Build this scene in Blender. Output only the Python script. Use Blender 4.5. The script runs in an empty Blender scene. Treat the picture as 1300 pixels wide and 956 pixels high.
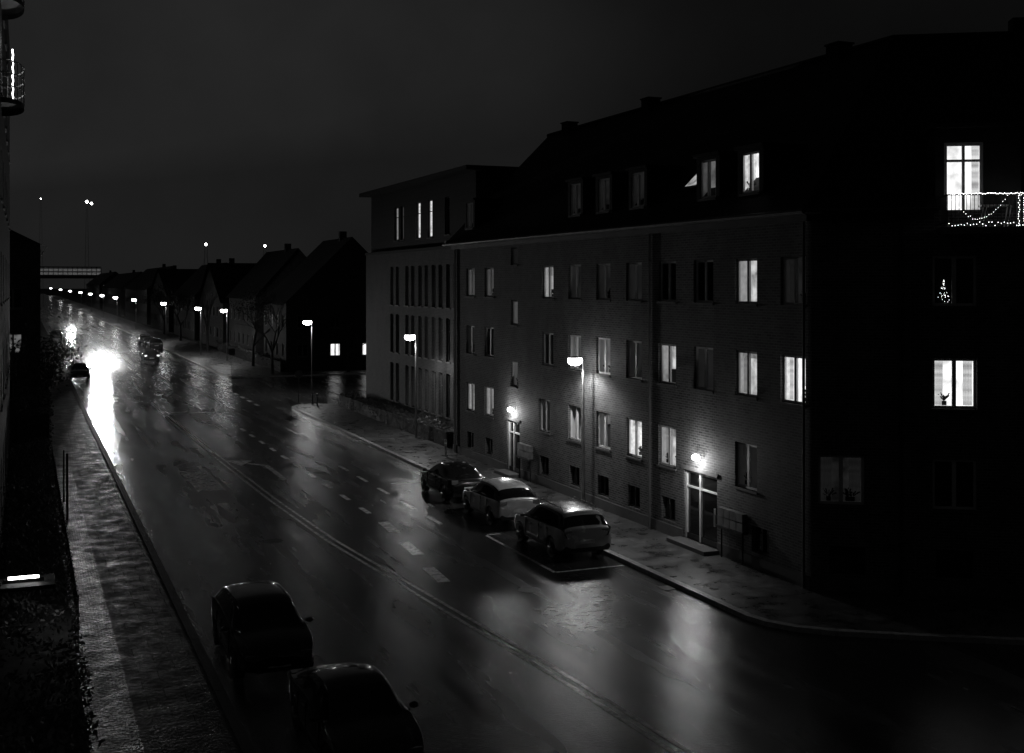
import bpy, math, random
from mathutils import Vector, Matrix
random.seed(7)
scene=bpy.context.scene
COL=scene.collection

# ------------------------------------------------------------ materials
def newmat(name):
    m=bpy.data.materials.new(name); m.use_nodes=True
    nt=m.node_tree; b=nt.nodes["Principled BSDF"]
    return m,nt,b
def N(nt,t,**kw):
    n=nt.nodes.new(t)
    for k,v in kw.items(): setattr(n,k,v)
    return n
def ramp(nt,src,p0,c0,p1,c1,smooth=False):
    r=N(nt,'ShaderNodeMapRange'); 
    if smooth: r.interpolation_type='SMOOTHERSTEP'
    r.inputs[1].default_value=p0; r.inputs[2].default_value=p1
    r.inputs[3].default_value=c0; r.inputs[4].default_value=c1
    nt.links.new(src,r.inputs[0]); return r.outputs[0]
def noise(nt,vec,scale,detail=3,rough=0.55):
    n=N(nt,'ShaderNodeTexNoise'); n.inputs['Scale'].default_value=scale
    n.inputs['Detail'].default_value=detail; n.inputs['Roughness'].default_value=rough
    if vec is not None: nt.links.new(vec,n.inputs['Vector'])
    return n.outputs[0]
def coords(nt,kind='Object',scale=(1,1,1)):
    t=N(nt,'ShaderNodeTexCoord'); m=N(nt,'ShaderNodeMapping'); m.inputs['Scale'].default_value=scale
    nt.links.new(t.outputs[kind],m.inputs['Vector']); return m.outputs[0]
def bump(nt,b,h,strength,dist=0.02):
    n=N(nt,'ShaderNodeBump'); n.inputs['Strength'].default_value=strength; n.inputs['Distance'].default_value=dist
    nt.links.new(h,n.inputs['Height']); nt.links.new(n.outputs[0],b.inputs['Normal'])
def simple(name,v,rough=0.6,metal=0.0,var=0.25,scale=3.0,coat=0.0,bmp=0.0):
    m,nt,b=newmat(name)
    n=noise(nt,coords(nt),scale,4)
    c=ramp(nt,n,0.3,v*(1-var),0.7,v*(1+var))
    nt.links.new(c,b.inputs['Base Color'])
    r=ramp(nt,n,0.3,max(0.03,rough*0.8),0.7,min(1,rough*1.2)); nt.links.new(r,b.inputs['Roughness'])
    b.inputs['Metallic'].default_value=metal
    b.inputs['Coat Weight'].default_value=coat; b.inputs['Coat Roughness'].default_value=0.06
    if bmp: bump(nt,b,noise(nt,coords(nt),scale*12,3),bmp)
    return m
def emis(name,strength,var=0.0,scale=3.0,coord='UV'):
    m,nt,b=newmat(name)
    b.inputs['Base Color'].default_value=(0.5,0.5,0.5,1)
    b.inputs['Emission Color'].default_value=(1,1,1,1)
    if var>0:
        n=noise(nt,coords(nt,coord),scale,3)
        s=ramp(nt,n,0.35,strength*(1-var),0.65,strength*(1+var*0.5)); nt.links.new(s,b.inputs['Emission Strength'])
    else: b.inputs['Emission Strength'].default_value=strength
    return m

def wet_asphalt():
    m,nt,b=newmat('wet_asphalt')
    big=noise(nt,coords(nt,'Object',(1.3,0.03,1)),1.0,3,0.5)      # wheel tracks along the street
    med=noise(nt,coords(nt,'Object',(1,0.3,1)),0.7,4,0.55)        # drying / puddled areas
    rip=noise(nt,coords(nt,'Object',(0.8,1.3,1)),10.0,3,0.6)
    fine=noise(nt,coords(nt),60,2)
    mix=N(nt,'ShaderNodeMath',operation='MULTIPLY_ADD'); nt.links.new(med,mix.inputs[0]); mix.inputs[1].default_value=0.7; nt.links.new(big,mix.inputs[2])
    r=ramp(nt,mix.outputs[0],0.55,0.13,1.15,0.31,True); nt.links.new(r,b.inputs['Roughness'])
    c=ramp(nt,med,0.2,0.035,0.8,0.055); nt.links.new(c,b.inputs['Base Color'])
    add=N(nt,'ShaderNodeMath',operation='MULTIPLY_ADD'); nt.links.new(rip,add.inputs[0]); add.inputs[1].default_value=1.3; nt.links.new(fine,add.inputs[2])
    bump(nt,b,add.outputs[0],0.26,0.014)
    b.inputs['IOR'].default_value=1.5
    return m
def slabs(name,w,h,v,rough0,rough1,mort=0.012,bs=0.4,spec=0.5):
    m,nt,b=newmat(name)
    br=N(nt,'ShaderNodeTexBrick'); nt.links.new(coords(nt),br.inputs['Vector'])
    br.inputs['Scale'].default_value=1; br.inputs['Brick Width'].default_value=w; br.inputs['Row Height'].default_value=h
    br.inputs['Mortar Size'].default_value=mort; br.inputs['Mortar Smooth'].default_value=0.3
    br.inputs['Color1'].default_value=(v,v,v,1); br.inputs['Color2'].default_value=(v*.5,v*.5,v*.5,1)
    br.inputs['Mortar'].default_value=(v*.2,)*3+(1,)
    n=noise(nt,coords(nt),1.6,5,0.65)
    mx=N(nt,'ShaderNodeMix',data_type='RGBA',blend_type='MULTIPLY'); mx.inputs[0].default_value=1
    nt.links.new(br.outputs['Color'],mx.inputs[6]); nt.links.new(ramp(nt,n,0.3,0.45,0.7,1.25),mx.inputs[7])
    nt.links.new(mx.outputs[2],b.inputs['Base Color'])
    r=ramp(nt,n,0.35,rough0,0.65,rough1); nt.links.new(r,b.inputs['Roughness'])
    s=N(nt,'ShaderNodeMath',operation='MULTIPLY_ADD'); nt.links.new(noise(nt,coords(nt),9,3),s.inputs[0]); s.inputs[1].default_value=0.8
    inv=N(nt,'ShaderNodeMath',operation='SUBTRACT'); inv.inputs[0].default_value=1; nt.links.new(br.outputs['Fac'],inv.inputs[1])
    nt.links.new(inv.outputs[0],s.inputs[2]); bump(nt,b,s.outputs[0],bs,0.03)
    b.inputs['Specular IOR Level'].default_value=spec
    return m
def brick(name,v,bw=0.26,rh=0.085):
    m,nt,b=newmat(name)
    br=N(nt,'ShaderNodeTexBrick'); nt.links.new(coords(nt,'UV'),br.inputs['Vector'])
    br.inputs['Scale'].default_value=1; br.inputs['Brick Width'].default_value=bw; br.inputs['Row Height'].default_value=rh
    br.inputs['Mortar Size'].default_value=0.014
    br.inputs['Color1'].default_value=(v,v,v,1); br.inputs['Color2'].default_value=(v*.35,v*.35,v*.35,1)
    br.inputs['Mortar'].default_value=(v*1.6,)*3+(1,)
    n=noise(nt,coords(nt,'UV',(1,0.5,1)),0.9,6,0.7)
    mx=N(nt,'ShaderNodeMix',data_type='RGBA',blend_type='MULTIPLY'); mx.inputs[0].default_value=1
    nt.links.new(br.outputs['Color'],mx.inputs[6]); nt.links.new(ramp(nt,n,0.3,0.5,0.7,1.2),mx.inputs[7])
    nt.links.new(mx.outputs[2],b.inputs['Base Color']); b.inputs['Roughness'].default_value=0.75
    inv=N(nt,'ShaderNodeMath',operation='SUBTRACT'); inv.inputs[0].default_value=1; nt.links.new(br.outputs['Fac'],inv.inputs[1])
    bump(nt,b,inv.outputs[0],0.7,0.015)
    return m
def tiles(name,v):
    m,nt,b=newmat(name)
    br=N(nt,'ShaderNodeTexBrick'); nt.links.new(coords(nt,'UV'),br.inputs['Vector'])
    br.inputs['Scale'].default_value=1; br.inputs['Brick Width'].default_value=0.28; br.inputs['Row Height'].default_value=0.34
    br.inputs['Mortar Size'].default_value=0.03
    br.inputs['Color1'].default_value=(v,v,v,1); br.inputs['Color2'].default_value=(v*.7,)*3+(1,); br.inputs['Mortar'].default_value=(v*.3,)*3+(1,)
    nt.links.new(br.outputs['Color'],b.inputs['Base Color']); b.inputs['Roughness'].default_value=0.75
    b.inputs['Specular IOR Level'].default_value=0.25
    return m

M={}
M['asph']=wet_asphalt()
M['patch']=simple('asphalt_patch',0.03,0.26,0,0.3,4,bmp=0.2)
M['paint']=simple('worn_white_paint',0.8,0.28,0,0.3,5)
M['ground']=simple('dark_ground',0.03,0.8,0,0.4,0.6)
M['slab']=slabs('wet_paving_slabs',0.8,0.62,0.14,0.20,0.55)
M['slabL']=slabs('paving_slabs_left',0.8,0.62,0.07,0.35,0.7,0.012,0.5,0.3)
M['cob']=slabs('wet_cobbles',0.15,0.12,0.05,0.3,0.6,0.025,1.6,0.35)
M['kerb']=simple('granite_kerb',0.5,0.35,0,0.3,6)
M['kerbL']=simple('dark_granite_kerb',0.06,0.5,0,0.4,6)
M['brickA']=brick('dark_red_brick',0.13)
M['brickB']=brick('brown_brick',0.06)
M['brickF']=brick('old_brick',0.05)
M['roof']=tiles('roof_tiles',0.018)
M['trim']=simple('render_trim',0.12,0.7)
M['frame']=simple('white_window_frame',0.7,0.45,0,0.12)
M['framed']=simple('dark_window_frame',0.10,0.45,0,0.12)
M['dark']=simple('dark_metal',0.03,0.4,0.4)
M['pole']=simple('galvanised_pole',0.30,0.4,0.6)
M['zinc']=simple('zinc',0.035,0.55,0.2)
M['glass']=simple('window_glass',0.012,0.06,0,0.3,1)
M['L3']=emis('window_glow_bright',1.1,0.55,1.9)
M['L2']=emis('window_glow_medium',0.42,0.8,2.4)
M['L1']=emis('window_glow_low',0.09,0.9,2.8)
M['L0']=emis('window_glow_faint',0.007,0.9,2.2)
M['C3']=emis('curtain_glow_bright',0.42,0.6,5)
M['C2']=emis('curtain_glow_medium',0.15,0.5,5)
M['C1']=emis('curtain_glow_low',0.035,0.5,5)
M['C0']=emis('curtain_glow_faint',0.006,0.5,5)
M['hot']=emis('lamp_glow',14)
M['hotlamp']=emis('street_lamp_glow',26)
M['hotfar']=emis('lamp_glow_far',16)
M['hotwin']=emis('window_lamp_shade',2.2)
M['fairy']=emis('fairy_light',7)
M['silh']=simple('plant_silhouette',0.02,0.8)
M['leaf']=simple('leaf',0.05,0.45,0,0.5,2)
M['bark']=simple('bark',0.05,0.85)
M['rubber']=simple('rubber',0.02,0.7)
M['rim']=simple('wheel_rim',0.35,0.35,0.8)
M['carglass']=simple('car_glass',0.015,0.04,0,0.2,1,coat=0.5)
M['silver']=simple('silver_paint',0.5,0.25,0.35,0.08,2,coat=1)
M['white']=simple('light_grey_paint',0.6,0.25,0.15,0.08,2,coat=1)
M['black']=simple('black_paint',0.015,0.18,0.0,0.1,2,coat=1)
M['grey']=simple('dark_grey_paint',0.06,0.22,0.3,0.1,2,coat=1)
M['tail']=simple('tail_lamp_lens',0.16,0.15,0,0.2,2,coat=1)
M['lens']=simple('head_lamp_lens',0.25,0.12,0.2,0.2,2,coat=1)
M['plate']=simple('number_plate',0.7,0.4)
M['head']=emis('headlight_beam',1400)
M['head2']=emis('headlight_far',400)
M['taillit']=emis('tail_lamp_lit',1.2)

# ------------------------------------------------------------ mesh builder
def empty(name,loc=(0,0,0)):
    e=bpy.data.objects.new(name,None); e.location=loc; e.empty_display_size=0.3; COL.objects.link(e); return e
class F:
    def __init__(s,o,u,n,v=(0,0,1)):
        s.o=Vector(o); s.u=Vector(u).normalized(); s.v=Vector(v).normalized(); s.n=Vector(n).normalized()
    def p(s,a,b,c=0): return s.o+s.u*a+s.v*b+s.n*c
WF=F((0,0,0),(1,0,0),(0,0,1),(0,1,0))  # a=x b=y c=z
class MB:
    def __init__(s): s.V=[];s.Fc=[];s.mi=[];s.uv=[];s.ms=[]
    def m(s,mat):
        if mat not in s.ms: s.ms.append(mat)
        return s.ms.index(mat)
    def face(s,pts,mat,uv=None):
        i=len(s.V); s.V+= [tuple(p) for p in pts]; s.Fc.append(tuple(range(i,i+len(pts)))); s.mi.append(s.m(mat))
        if uv is None:
            a=Vector(pts[0]); e=(Vector(pts[1])-a).normalized(); nn=e.cross(Vector(pts[2])-a)
            f=nn.cross(e).normalized() if nn.length>1e-9 else e
            uv=[((Vector(p)-a).dot(e),(Vector(p)-a).dot(f)) for p in pts]
        s.uv+=uv
    def fq(s,f,u0,u1,v0,v1,d,mat):
        s.face([f.p(u0,v0,d),f.p(u1,v0,d),f.p(u1,v1,d),f.p(u0,v1,d)],mat,[(u0,v0),(u1,v0),(u1,v1),(u0,v1)])
    def box(s,f,u0,u1,v0,v1,d0,d1,mat):
        s.fq(f,u0,u1,v0,v1,d1,mat); s.fq(f,u0,u1,v0,v1,d0,mat)
        for (a,b) in ((u0,0),(u1,0)):
            s.face([f.p(a,v0,d0),f.p(a,v0,d1),f.p(a,v1,d1),f.p(a,v1,d0)],mat,[(d0,v0),(d1,v0),(d1,v1),(d0,v1)])
        for b in (v0,v1):
            s.face([f.p(u0,b,d0),f.p(u1,b,d0),f.p(u1,b,d1),f.p(u0,b,d1)],mat,[(u0,d0),(u1,d0),(u1,d1),(u0,d1)])
    def cyl(s,p0,p1,r0,r1,mat,n=8,cap=True):
        p0=Vector(p0);p1=Vector(p1);d=(p1-p0).normalized()
        a=d.orthogonal().normalized(); b=d.cross(a)
        R0=[p0+(a*math.cos(t)+b*math.sin(t))*r0 for t in [2*math.pi*i/n for i in range(n)]]
        R1=[p1+(a*math.cos(t)+b*math.sin(t))*r1 for t in [2*math.pi*i/n for i in range(n)]]
        for i in range(n): s.face([R0[i],R0[(i+1)%n],R1[(i+1)%n],R1[i]],mat)
        if cap: s.face(R0[::-1],mat); s.face(R1,mat)
    def tube(s,pts,r,mat,n=6):
        for a,b in zip(pts[:-1],pts[1:]): s.cyl(a,b,r,r,mat,n)
    def octa(s,c,r,mat):
        c=Vector(c); X=Vector((r,0,0));Y=Vector((0,r,0));Z=Vector((0,0,r))
        q=[c+X,c+Y,c-X,c-Y]
        for i in range(4):
            s.face([q[i],q[(i+1)%4],c+Z],mat); s.face([q[(i+1)%4],q[i],c-Z],mat)
    def ell(s,c,rx,ry,rz,mat,n=12,k=7,z0=-1,z1=1):
        rings=[]
        for j in range(k+1):
            t=z0+(z1-z0)*j/k; rr=math.sqrt(max(0,1-t*t))
            rings.append([Vector(c)+Vector((rx*rr*math.cos(2*math.pi*i/n),ry*rr*math.sin(2*math.pi*i/n),rz*t)) for i in range(n)])
        for j in range(k):
            for i in range(n): s.face([rings[j][i],rings[j][(i+1)%n],rings[j+1][(i+1)%n],rings[j+1][i]],mat)
        s.face(rings[0],mat); s.face(rings[-1],mat)
    def wall(s,f,U0,U1,V0,V1,ops,mat,rev=0.14):
        us=sorted(set([U0,U1]+[x for o in ops for x in (o[0],o[1])])); vs=sorted(set([V0,V1]+[x for o in ops for x in (o[2],o[3])]))
        for a,b in zip(us[:-1],us[1:]):
            for c,d in zip(vs[:-1],vs[1:]):
                mu=(a+b)/2; mv=(c+d)/2
                if any(o[0]<mu<o[1] and o[2]<mv<o[3] for o in ops): continue
                s.fq(f,a,b,c,d,0,mat)
        for o in ops:
            a,b,c,d=o
            for x in (a,b): s.face([f.p(x,c,0),f.p(x,c,-rev),f.p(x,d,-rev),f.p(x,d,0)],mat,[(0,c),(rev,c),(rev,d),(0,d)])
            for y in (c,d): s.face([f.p(a,y,0),f.p(b,y,0),f.p(b,y,-rev),f.p(a,y,-rev)],mat,[(a,0),(b,0),(b,rev),(a,rev)])
    def build(s,name,parent=None,smooth=False):
        me=bpy.data.meshes.new(name); me.from_pydata(s.V,[],s.Fc)
        for mm in s.ms: me.materials.append(mm)
        me.polygons.foreach_set('material_index',s.mi)
        uvl=me.uv_layers.new(name='UVMap'); flat=[c for t in s.uv for c in t]; uvl.data.foreach_set('uv',flat)
        if smooth: me.polygons.foreach_set('use_smooth',[True]*len(me.polygons))
        me.update(); o=bpy.data.objects.new(name,me); COL.objects.link(o)
        if parent: o.parent=parent
        return o
def sheet(name,pts,z,mat):
    b=MB(); b.face([(x,y,z) for x,y in pts],mat); return b.build(name)
def lamp(name,kind,loc,power,parent=None,radius=0.1,target=None,angle=150,blend=0.6):
    l=bpy.data.lights.new(name,kind); l.energy=power; l.shadow_soft_size=radius
    if kind=='SPOT': l.spot_size=math.radians(angle); l.spot_blend=blend
    o=bpy.data.objects.new(name,l); o.location=loc; COL.objects.link(o)
    if target is not None: o.rotation_euler=(Vector(target)-Vector(loc)).to_track_quat('-Z','Y').to_euler()
    if parent: o.parent=parent
    return o

# ------------------------------------------------------------ windows
def window(fr,gl,f,u,v,w,h,kind='dark',rec=0.10,leaves=2,transom=False,plants=False,W=None):
    a,b,c,d=u-w/2,u+w/2,v-h/2,v+h/2
    t=0.075; D0,D1=-rec-0.06,-rec+0.0
    W=W or M['frame']
    fr.box(f,a,b,c,c+t,D0,D1,W); fr.box(f,a,b,d-t,d,D0,D1,W)
    fr.box(f,a,a+t,c+t,d-t,D0,D1,W); fr.box(f,b-t,b,c+t,d-t,D0,D1,W)
    if leaves==2: fr.box(f,u-t*0.75,u+t*0.75,c+t,d-t,D0,D1+0.01,W)
    if transom: fr.box(f,a+t,b-t,v+h*0.18,v+h*0.18+0.05,D0+0.005,D1-0.005,W)
    fr.box(f,a-0.05,b+0.05,c-0.07,c,-rec-0.05,0.05,M['trim'])
    ia,ib,ic,id_=a+t,b-t,c+t,d-t
    if kind=='dark':
        gl.fq(f,ia,ib,ic,id_,D0+0.02,M['glass'])
        return
    depth={'L3':0.55,'L2':0.5,'L1':0.4,'L0':0.3}[kind]; B=D0-depth
    r=random.random()*50
    gl.face([f.p(a-.1,c-.1,B),f.p(b+.1,c-.1,B),f.p(b+.1,d+.1,B),f.p(a-.1,d+.1,B)],M[kind],[(r,r),(r+w,r),(r+w,r+h),(r,r+h)])
    cm={'L3':M['C3'],'L2':M['C2'],'L1':M['C1'],'L0':M['C0']}[kind]
    for x in (a-.1,b+.1): gl.face([f.p(x,c-.1,B),f.p(x,c-.1,D0),f.p(x,d+.1,D0),f.p(x,d+.1,B)],cm)
    gl.face([f.p(a-.1,c-.1,B),f.p(b+.1,c-.1,B),f.p(b+.1,c-.1,D0),f.p(a-.1,c-.1,D0)],cm)
    gl.face([f.p(a-.1,d+.1,B),f.p(b+.1,d+.1,B),f.p(b+.1,d+.1,D0),f.p(a-.1,d+.1,D0)],cm)
    cw=w*random.uniform(0.10,0.26)
    for side in random.choice([(0,),(1,),(0,1),(0,1)]):
        x0=ia if side==0 else ib-cw; n=6
        for i in range(n):
            xa=x0+cw*i/n; xb=x0+cw*(i+1)/n; da=D0-0.12-(0.04 if i%2 else 0); db=D0-0.12-(0 if i%2 else 0.04)
            gl.face([f.p(xa,ic,da),f.p(xb,ic,db),f.p(xb,id_,db),f.p(xa,id_,da)],cm)
    if random.random()<0.4:
        gl.fq(f,ia,ib,id_-h*random.uniform(.1,.4),id_,D0-0.09,cm)
    if kind in('L2','L1') and random.random()<.6:
        x=random.uniform(a,u); gl.box(f,x,x+w*random.uniform(.2,.5),c,c+h*random.uniform(.3,.8),B+.02,B+.25,M['silh'])
    if plants or random.random()<0.5:
        for k in range(random.randint(1,3)):
            px=random.uniform(ia+.1,ib-.1)
            gl.box(f,px-.06,px+.06,ic,ic+.12,D0-.2,D0-.08,M['silh'])
            for q in range(14):
                an=random.uniform(-1.2,1.2); L=random.uniform(.10,.28)
                p0=f.p(px,ic+.12,D0-.14); p1=f.p(px+math.sin(an)*L,ic+.12+math.cos(an)*L,D0-.14+random.uniform(-.05,.05))
                gl.cyl(p0,p1,0.006,0.02,M['silh'],4)
        if kind in('L3','L2') and random.random()<.6:
            px=random.uniform(ia+.15,ib-.15); gl.ell(f.p(px,ic+.35,D0-.25),.07,.07,.1,M['hotwin'])

# ------------------------------------------------------------ ground, roads
G=MB(); G.face([(-1500,-400,0),(1500,-400,0),(1500,2600,0),(-1500,2600,0)],M['ground']); G.build('ground')
sheet('main_road',[(3.0,-30),(18.2,-30),(18.2,1200),(3.0,1200)],0.006,M['asph'])
sheet('side_street',[(18.2,86),(120,86),(120,113),(18.2,113)],0.006,M['asph'])
sheet('side_street',[(18.2,-30),(80,-30),(80,29.5),(18.2,29.5)],0.006,M['asph'])
C1=Vector((20.9,28.06,0)); d2=Vector((.853,-.522,0)).normalized(); n2=Vector((.522,.853,0)).normalized()
def pavement(name,pts,mat,kerb_edges,km=None):
    b=MB(); H=0.12
    b.face([(x,y,H) for x,y in pts],mat)
    n=len(pts); o=b.build(name)
    k=MB(); km=km or M['kerb']
    for i in kerb_edges:
        p=Vector((*pts[i],0)); q=Vector((*pts[(i+1)%n],0)); e=(q-p).normalized(); nn=Vector((-e.y,e.x,0))
        L=(q-p).length; s=0
        while s<L-1e-6:
            s2=min(L,s+(1.0 if L<90 else 4.0)); g=0.012 if s2-s>0.5 else 0
            f=F(p,e,nn); f.v=Vector((0,0,1)); k.box(f,s,s2-g,0,H+0.012,-0.02,0.2,km); s=s2
    ko=k.build('kerb',o)
    return o
def P2(s,d): q=C1+d2*s-n2*d; return (q.x,q.y)
near=[(17.7,26.6),(17.85,25.9),(18.3,25.15),(19.0,24.5)]
pts=[P2(40,-1)]+[(22.6,40),(22.6,84.0),(19.6,86.0),(18.5,85.6),(17.85,84.6),(17.7,83)]+near+[P2(2,4.1),P2(40,4.1)]
pavement('pavement',pts,M['slab'],[2,3,4,5,6,7,8,9,10,11])
pavement('pavement',[(17.7,1000),(17.7,117),(18.1,114.6),(19.5,113.5),(60,113.5),(60,116),(24,118),(24,1000)],M['slab'],[0,1,2,3])
pavement('pavement',[(2.1,-30),(4.0,-30),(4.0,60),(3.7,1000),(1.0,1000),(1.0,62),(2.1,61)],M['slabL'],[1,2],M['kerbL'])
b=MB(); b.face([(-0.6,-30,.12),(2.1,-30,.12),(2.1,61,.12),(-0.6,61,.12)],M['cob']); b.build('cobble_strip')

# ---- markings
mk=MB(); Z=0.011
def stripe(p,q,w):
    p=Vector((*p,Z));q=Vector((*q,Z));e=(q-p).normalized();n=Vector((-e.y,e.x,0))*w/2
    mk.face([p-n,q-n,q+n,p+n],M['paint'])
cl=[(12.2,8),(11.3,24),(9.85,40.5),(9.5,49),(9.2,63),(8.9,82)]
for off in (-0.14,0.14):
    for a,b_ in zip(cl[:-1],cl[1:]): stripe((a[0]+off,a[1]),(b_[0]+off,b_[1]),0.11)
for i in range(60):
    y=118+i*12; stripe((10.4,y),(10.4,y+5),0.12)
stripe((8.85,86),(8.85,92),.12); stripe((8.85,100),(9.2,112),.12)
for (x,y) in [(11.62,33.4),(12.0,37.1),(12.3,40.8)]: stripe((x,y),(x+0.12,y+1.9),0.38)
for i in range(14):
    y=44.5+i*3.1; stripe((12.4,y),(12.4,y+1.3),0.2)
for i in range(5): stripe((14.3,41.5+i*3.4),(14.3,43.1+i*3.4),0.16)
stripe((15.15,33.2),(15.15,39.0),0.12); stripe((15.2,33.2),(17.55,33.2),0.12); stripe((15.2,39.1),(15.7,39.1),0.10)
stripe((15.15,44.8),(15.15,45.6),0.10); stripe((15.15,50.8),(17.55,50.8),0.1)
stripe((11.0,53.6),(11.0,58.2),0.25); stripe((11.0,58.2),(10.3,59.2),0.25)
mk.face([(10.65,60.1,Z+.001),(9.85,58.6,Z+.001),(9.4,60.6,Z+.001)],M['paint'])
stripe((9.3,84),(12.3,84),0.35)
for i in range(8): stripe((15.9,87+i*3.1),(15.9,88.5+i*3.1),0.25)
mk.build('road_marking')
pt=MB()
for (x,y,w,l) in [(12.9,27.2,2.0,2.6),(14.9,29.6,1.0,3.2),(6.9,52,1.2,9)]:
    pt.face([(x,y,.0085),(x+w,y,.0085),(x+w,y+l,.0085),(x,y+l,.0085)],M['patch'])
pt.build('asphalt_patch')
mh=MB()
for (x,y,z_) in [(13.6,31.6,.014),(8.0,41,.014),(12.9,55,.014)]:
    mh.cyl((x,y,0.0),(x,y,z_),.33,.33,M['dark'],20)
mh.box(WF,17.2,17.6,30,30.5,0.0,0.016,M['dark'])
mh.build('manhole_cover')

# ------------------------------------------------------------ apartment building
AB=empty('apartment_building',(20.9,28.06,0)); 
def addto(par,b,name,smooth=False):
    o=b.build(name); o.parent=par; o.matrix_parent_inverse=Matrix.Translation(-Vector(par.location)); 
    if smooth:
        for p in o.data.polygons: p.use_smooth=True
    return o
fA=F((20.9,0,0),(0,1,0),(-1,0,0)); f2=F(C1,d2,-n2)
walls=MB(); fr=MB(); gl=MB()
ys=[28.95,31.4,33.9,36.3,38.75,41.25,43.85,46.55,53.5,56.1]
R1,R2,R3=3.2,6.1,9.0
opsA=[];w0,h0=1.22,1.42
state={ (1,31.4):'L0',(1,36.3):'L2',(1,38.75):'L3',(1,41.25):'L1',(1,43.85):'L0',(1,46.55):'L0',(1,53.5):'L2',(1,56.1):'L2',
 (2,28.95):'L3',(2,31.4):'L2',(2,33.9):'L0',(2,36.3):'L2',(2,38.75):'L0',(2,41.25):'L1',(2,43.85):'L0',(2,46.55):'dark',(2,53.5):'dark',(2,56.1):'L0',
 (3,28.95):'L0',(3,31.4):'L2',(3,33.9):'dark',(3,36.3):'dark',(3,38.75):'L0',(3,41.25):'L0',(3,43.85):'L0',(3,46.55):'L2',(3,53.5):'L1',(3,56.1):'L1'}
wins=[]
for r,v in ((1,R1),(2,R2),(3,R3)):
    for y in ys:
        if r==1 and y in (28.95,33.9): continue
        u=y
        if r==1 and y==46.55: u=46.9
        wins.append((u,v,w0,h0,state.get((r,y),'dark')))
for u,v,w,h,k in wins: opsA.append((u-w/2,u+w/2,v-h/2,v+h/2))
stairs=[(50.3,4.75,.85,1.15,'L1'),(50.3,7.6,.85,1.15,'L1'),(50.3,10.2,.85,.8,'L0')]
for u,v,w,h,k in stairs: opsA.append((u-w/2,u+w/2,v-h/2,v+h/2))
base=[(y,1.02,0.95,0.8) for y in (30.6,36.2,38.75,41.25,43.85,46.9,53.5,56.1)]
for u,v,w,h in base: opsA.append((u-w/2,u+w/2,v-h/2,v+h/2))
doors=[(34.1,2.1,0.25,2.6),(50.4,1.5,0.25,2.6)]
for u,w,a,c in doors: opsA.append((u-w/2,u+w/2,a,c))
walls.wall(fA,28.06,58.6,0,11.0,opsA,M['brickA'],0.16)
for u,v,w,h,k in wins: window(fr,gl,fA,u,v,w,h,k)
for u,v,w,h,k in stairs: window(fr,gl,fA,u,v,w,h,k,leaves=1)
for u,v,w,h in base:
    gl.fq(fA,u-w/2,u+w/2,v-h/2,v+h/2,-.15,M['glass']); fr.box(fA,u-w/2,u+w/2,v-h/2,v-h/2+.06,-.14,-.08,M['dark']); fr.box(fA,u-.03,u+.03,v-h/2+.06,v+h/2,-.14,-.08,M['dark'])
for i,(u,w,a,c) in enumerate(doors):
    a0,b0=u-w/2,u+w/2
    D=MB(); K=M['frame']
    D.box(fA,a0,a0+.09,a,c,-.16,-.06,K);D.box(fA,b0-.09,b0,a,c,-.16,-.06,K);D.box(fA,a0+.09,b0-.09,c-.1,c,-.16,-.06,K)
    D.box(fA,u-.05+.1,u+.05+.1,a,c-.1,-.16,-.06,K); D.box(fA,a0+.09,b0-.09,a+.0,a+.18,-.15,-.07,M['dark'])
    D.box(fA,a0+.09,b0-.09,a+1.75,a+1.81,-.15,-.07,K)
    D.fq(fA,a0+.09,b0-.09,a,c-.1,-.13,M['glass'])
    D.box(fA,a0+.2,a0+.24,a+.7,a+1.3,-.07,-.02,M['pole'])
    D.box(fA,a0-.15,b0+.15,0.12,0.25,-.1,0.6,M['trim'])
    D.box(fA,a0-.1,b0+.1,c,c+.12,-.02,.06,M['trim'])
    addto(AB,D,'entrance_door')
    X=MB(); s0=a0-1.75 if i==0 else a0-1.6
    for r in range(2):
        for q in range(4): X.box(fA,s0+q*.36,s0+q*.36+.33,1.15+r*.3,1.42+r*.3,.02,.2,M['pole'])
    X.box(fA,s0-.04,s0+1.47,1.08,1.14,0.01,.24,M['dark'])
    X.cyl(fA.p(s0+.1,.12,.12),fA.p(s0+.1,1.1,.12),.03,.03,M['dark']); X.cyl(fA.p(s0+1.3,.12,.12),fA.p(s0+1.3,1.1,.12),.03,.03,M['dark'])
    addto(AB,X,'mailboxes')
    Lm=MB(); c_=fA.p(u,3.12,.16); Lm.box(fA,u-.05,u+.05,3.02,3.2,.0,.07,M['dark']); Lm.ell(c_,.12,.2,.12,M['hot']); addto(AB,Lm,'wall_lamp')
    l=lamp('wall_lamp_light','POINT',fA.p(u,2.95,.42),68,None,.08); l.parent=AB; l.matrix_parent_inverse=Matrix.Translation(-Vector(AB.location))
# face 2
ops2=[];w2=[]
for s in (3.93,6.55,10,13,16,19):
    for r,v in ((1,R1+.05),(2,R2),(3,R3)):
        k='dark'
        if r==2 and s in (3.93,6.55): k='L3'
        if s==13 and r==2: k='L2'
        w2.append((s,v,1.2,1.42,k))
w2.append((.83,R1+.1,1.28,1.42,'L0'))
for u,v,w,h,k in w2: ops2.append((u-w/2,u+w/2,v-h/2,v+h/2))
b2=[(1.0,1.0,1.0,.8),(3.93,1.0,1.0,.8),(6.55,1,1,.8)]
for u,v,w,h in b2: ops2.append((u-w/2,u+w/2,v-h/2,v+h/2)); gl.fq(f2,u-w/2,u+w/2,v-h/2,v+h/2,-.15,M['glass'])
walls.wall(f2,0,22,0,11.0,ops2,M['brickA'],0.16)
for u,v,w,h,k in w2: window(fr,gl,f2,u,v,w,h,k,plants=(k=='L3'))
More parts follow.
